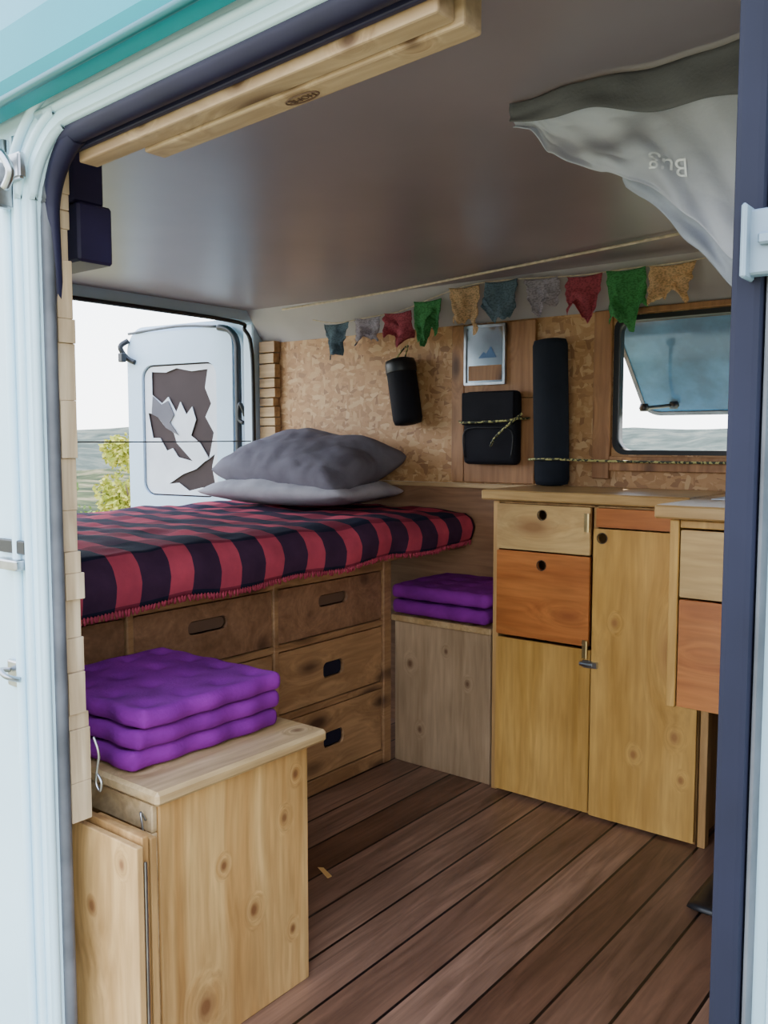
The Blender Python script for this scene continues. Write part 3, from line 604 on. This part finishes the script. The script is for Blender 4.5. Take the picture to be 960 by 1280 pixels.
# ------------------------------------------------------------------ curtain
cb=[(-.72,1.532),(-.69,1.520),(-.655,1.478),(-.61,1.458),(-.56,1.440),(-.517,1.415),(-.435,1.350),(-.38,1.295),(-.30,1.25),(-.10,1.19)]
def cbz(x):
    for (x0,z0),(x1,z1) in zip(cb,cb[1:]):
        if x<=x1: t=max(0,(x-x0)/(x1-x0)); t=t*t*(3-2*t)*.4+t*.6; return z0*(1-t)+z1*t
    return cb[-1][1]
def cy(x,v):
    k=min(1,(x+.74)/.12)
    sag=.010*math.sin(min(1,v)*math.pi*.9)
    fold=k*(.006*math.sin((x+.10*v)*60)*v**.8*(1-.5*v) + .005*math.sin((x*.8-.16*v)*90+1)*v+.010*math.sin((x*.5+v*.14)*50))
    cre=.010*abs(nz(x*12+v*1.5,v*5-x*4,6))*v
    return 1.235+sag+fold+.020*nz(x*7,v*3,2)*v-cre
def cur(u,v):
    x=-.72+u*.62; zb=cbz(x); z=1.566-v*(1.566-zb)-.005*math.sin(x*30)*v; return Vector((x,cy(x,v),z))
ct=thing('curtain',(-.41,1.24,1.16),'sagging pale grey fabric curtain hung from ceiling, grey top band','curtain')
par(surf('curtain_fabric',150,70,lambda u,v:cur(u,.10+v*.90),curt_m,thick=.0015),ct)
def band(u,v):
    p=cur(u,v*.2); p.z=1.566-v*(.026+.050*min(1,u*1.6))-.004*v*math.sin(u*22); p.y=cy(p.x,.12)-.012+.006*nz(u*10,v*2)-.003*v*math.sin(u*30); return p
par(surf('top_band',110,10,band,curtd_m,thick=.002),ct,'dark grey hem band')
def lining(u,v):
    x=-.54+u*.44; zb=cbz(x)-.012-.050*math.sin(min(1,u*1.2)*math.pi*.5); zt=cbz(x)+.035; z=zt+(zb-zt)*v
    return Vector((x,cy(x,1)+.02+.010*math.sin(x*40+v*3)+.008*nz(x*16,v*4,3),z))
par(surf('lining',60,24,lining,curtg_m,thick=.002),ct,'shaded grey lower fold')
def tf(x,y,z):
    X_=-.470-x; Zz=1.428-y+ .15*x; v=(1.566-Zz)/(1.566-cbz(X_)); return Vector((X_,cy(X_,v)-.002,Zz))
par(textmesh('curtain_lettering','Bug',.034,tf,white_txt),ct)

# ------------------------------------------------------------------ outside
def gmat(name,c1,c2,c3,scale):
    m,nt,b=newmat(name,c1,.95,spec=.05); f=tnoise(nt,coords(nt,rnd=False),scale,8,.5,.65); r=ramp(nt,[(.38,c1),(.5,c2),(.62,c3)]); nt.links.new(f,r.inputs[0]); nt.links.new(r.outputs[0],b.inputs['Base Color']); return m
def terr(r,a):
    dx=math.cos(a)*r; dy=math.sin(a)*r
    if r<14: base=-.62
    elif r<60: t=(r-14)/46; base=-.62-3.6*t
    elif r<260: base=-4.2-6*(r-60)/200
    else: t=min(1,(r-260)/340); t=t*t*(3-2*t); base=-10.2+(17+7*nz(dx,dy,0,.004))*t
    amp=0 if r<14 else min(1,(r-14)/40)*(1.2 if r<260 else 3.0)
    return Vector((dx,dy,base+amp*nz(dx,dy,0,.03)+amp*.5*nz(dx,dy,5,.11)))
def polar(name,rs,mat,na=240):
    bm=bmesh.new(); g=[[bm.verts.new(terr(r,2*math.pi*k/na)) for k in range(na)] for r in rs]
    for a_,b_ in zip(g,g[1:]):
        for k in range(na): bm.faces.new((a_[k],a_[(k+1)%na],b_[(k+1)%na],b_[k]))
    if rs[0]<1.5: bm.faces.new(g[0])
    return finish(name,bm,mat,True,origin=Vector((0,0,0)))
o=polar('ground',[1,4,8,12,14,18,24,32,42,52,60],gmat('dry_grass',(.12,.13,.06),(.28,.27,.16),(.46,.42,.30),.8)); top(o,'dry grassy ground around the van','ground',kind='structure')
o=polar('valley',[60,75,95,120,150,190,230,260,300,330],gmat('green_valley',(.010,.020,.008),(.04,.055,.02),(.16,.14,.08),.09)); top(o,'green wooded valley below the van','valley',kind='structure')
o=polar('hills',[330,360,400,440,480,520,560,600,700],gmat('hazy_hills',(.030,.045,.038),(.060,.078,.066),(.11,.12,.095),.05)); top(o,'hazy distant green-brown hills','hills',kind='structure')
leafm=[gmat('leaf_yellow_green',(.20,.23,.03),(.36,.37,.06),(.55,.50,.11),9),gmat('leaf_green',(.06,.11,.03),(.12,.19,.05),(.2,.27,.08),9)]
bark=plain('bark',(.12,.08,.05),.9)
def tree(loc,rad,hh,mi,label,cnt,sd):
    random.seed(sd); L=Vector(loc); t=thing('tree',L,label,'tree','trees outside the van')
    bm=bmesh.new(); c0=L+Z*hh
    addtube(bm,[L,L+Vector((.04*rad,0,hh*.5)),c0],lambda q_:rad*.09*(1-.5*q_),8)
    for k in range(7):
        an=k*.9; e=c0+Vector((math.cos(an)*rad*.6,math.sin(an)*rad*.6,rad*(.1+.5*random.random())))
        addtube(bm,[L+Z*hh*.6,(L+Z*hh*.8+e)/2,e],lambda q_:rad*.035*(1-.7*q_),6)
    par(finish('trunk',bm,bark,True),t)
    bm=bmesh.new(); cl=[(c0+Vector((random.gauss(0,.42),random.gauss(0,.42),random.gauss(.1,.42)))*rad,rad*random.uniform(.25,.5)) for _ in range(16)]
    for _ in range(cnt):
        c_,r_=random.choice(cl); d_=Vector((random.gauss(0,1),random.gauss(0,1),random.gauss(0,1))).normalized()
        p=c_+d_*r_*random.random()**.35; s_=rad*.055*random.uniform(.6,1.3)
        a_=Vector((random.gauss(0,1),random.gauss(0,1),random.gauss(0,1))).normalized(); b_=a_.orthogonal().normalized()
        bm.faces.new([bm.verts.new(p+a_*s_),bm.verts.new(p+b_*s_*.5),bm.verts.new(p-a_*s_),bm.verts.new(p-b_*s_*.5)])
    f_=finish('foliage',bm,leafm[mi]); f_['kind']='stuff'; par(f_,t)
tree((-8.25,6.02,-.62),.68,.90,0,'sunlit yellow-green leafy bush behind the van',4600,1)
tree((-12.5,7.4,-.62),.7,.45,1,'dark green bush on the slope',2200,2)
tree((-17.0,8.6,-1.0),1.2,.4,1,'dark green bush on the slope',2400,3)

# ------------------------------------------------------------------ light
wd=bpy.data.worlds.new('sky'); S.world=wd; wd.use_nodes=True; nt=wd.node_tree
bgn=nt.nodes['Background']; tc=N(nt,'ShaderNodeTexCoord'); sp=N(nt,'ShaderNodeSeparateXYZ'); nt.links.new(tc.outputs['Generated'],sp.inputs[0])
r=ramp(nt,[(0,(.96,.98,1.0)),(.12,(.90,.95,1.0)),(.45,(.68,.78,.95)),(1,(.50,.62,.90))]); nt.links.new(sp.outputs[2],r.inputs[0]); nt.links.new(r.outputs[0],bgn.inputs[0]); bgn.inputs[1].default_value=7.0
def sun(name,d,e,ang,col):
    l=bpy.data.lights.new(name,'SUN'); l.energy=e; l.angle=ang; l.color=col; ob=bpy.data.objects.new(name,l); COL.objects.link(ob)
    ob.rotation_euler=Vector(d).to_track_quat('-Z','Y').to_euler(); ob.location=(0,0,8); return ob
sun('sun',(.35,-.75,-1.0),12,math.radians(1),(1,.90,.76))
# ------------------------------------------------------------------ camera
cam=bpy.data.cameras.new('camera'); cam.sensor_fit='VERTICAL'; cam.sensor_height=36; cam.lens=36*1107/1280; cam.clip_start=.05; cam.clip_end=2000
co=bpy.data.objects.new('camera',cam); COL.objects.link(co); co.location=(0,0,1.05); co.rotation_euler=(math.radians(90-4.65),0,math.radians(38.2)); S.camera=co
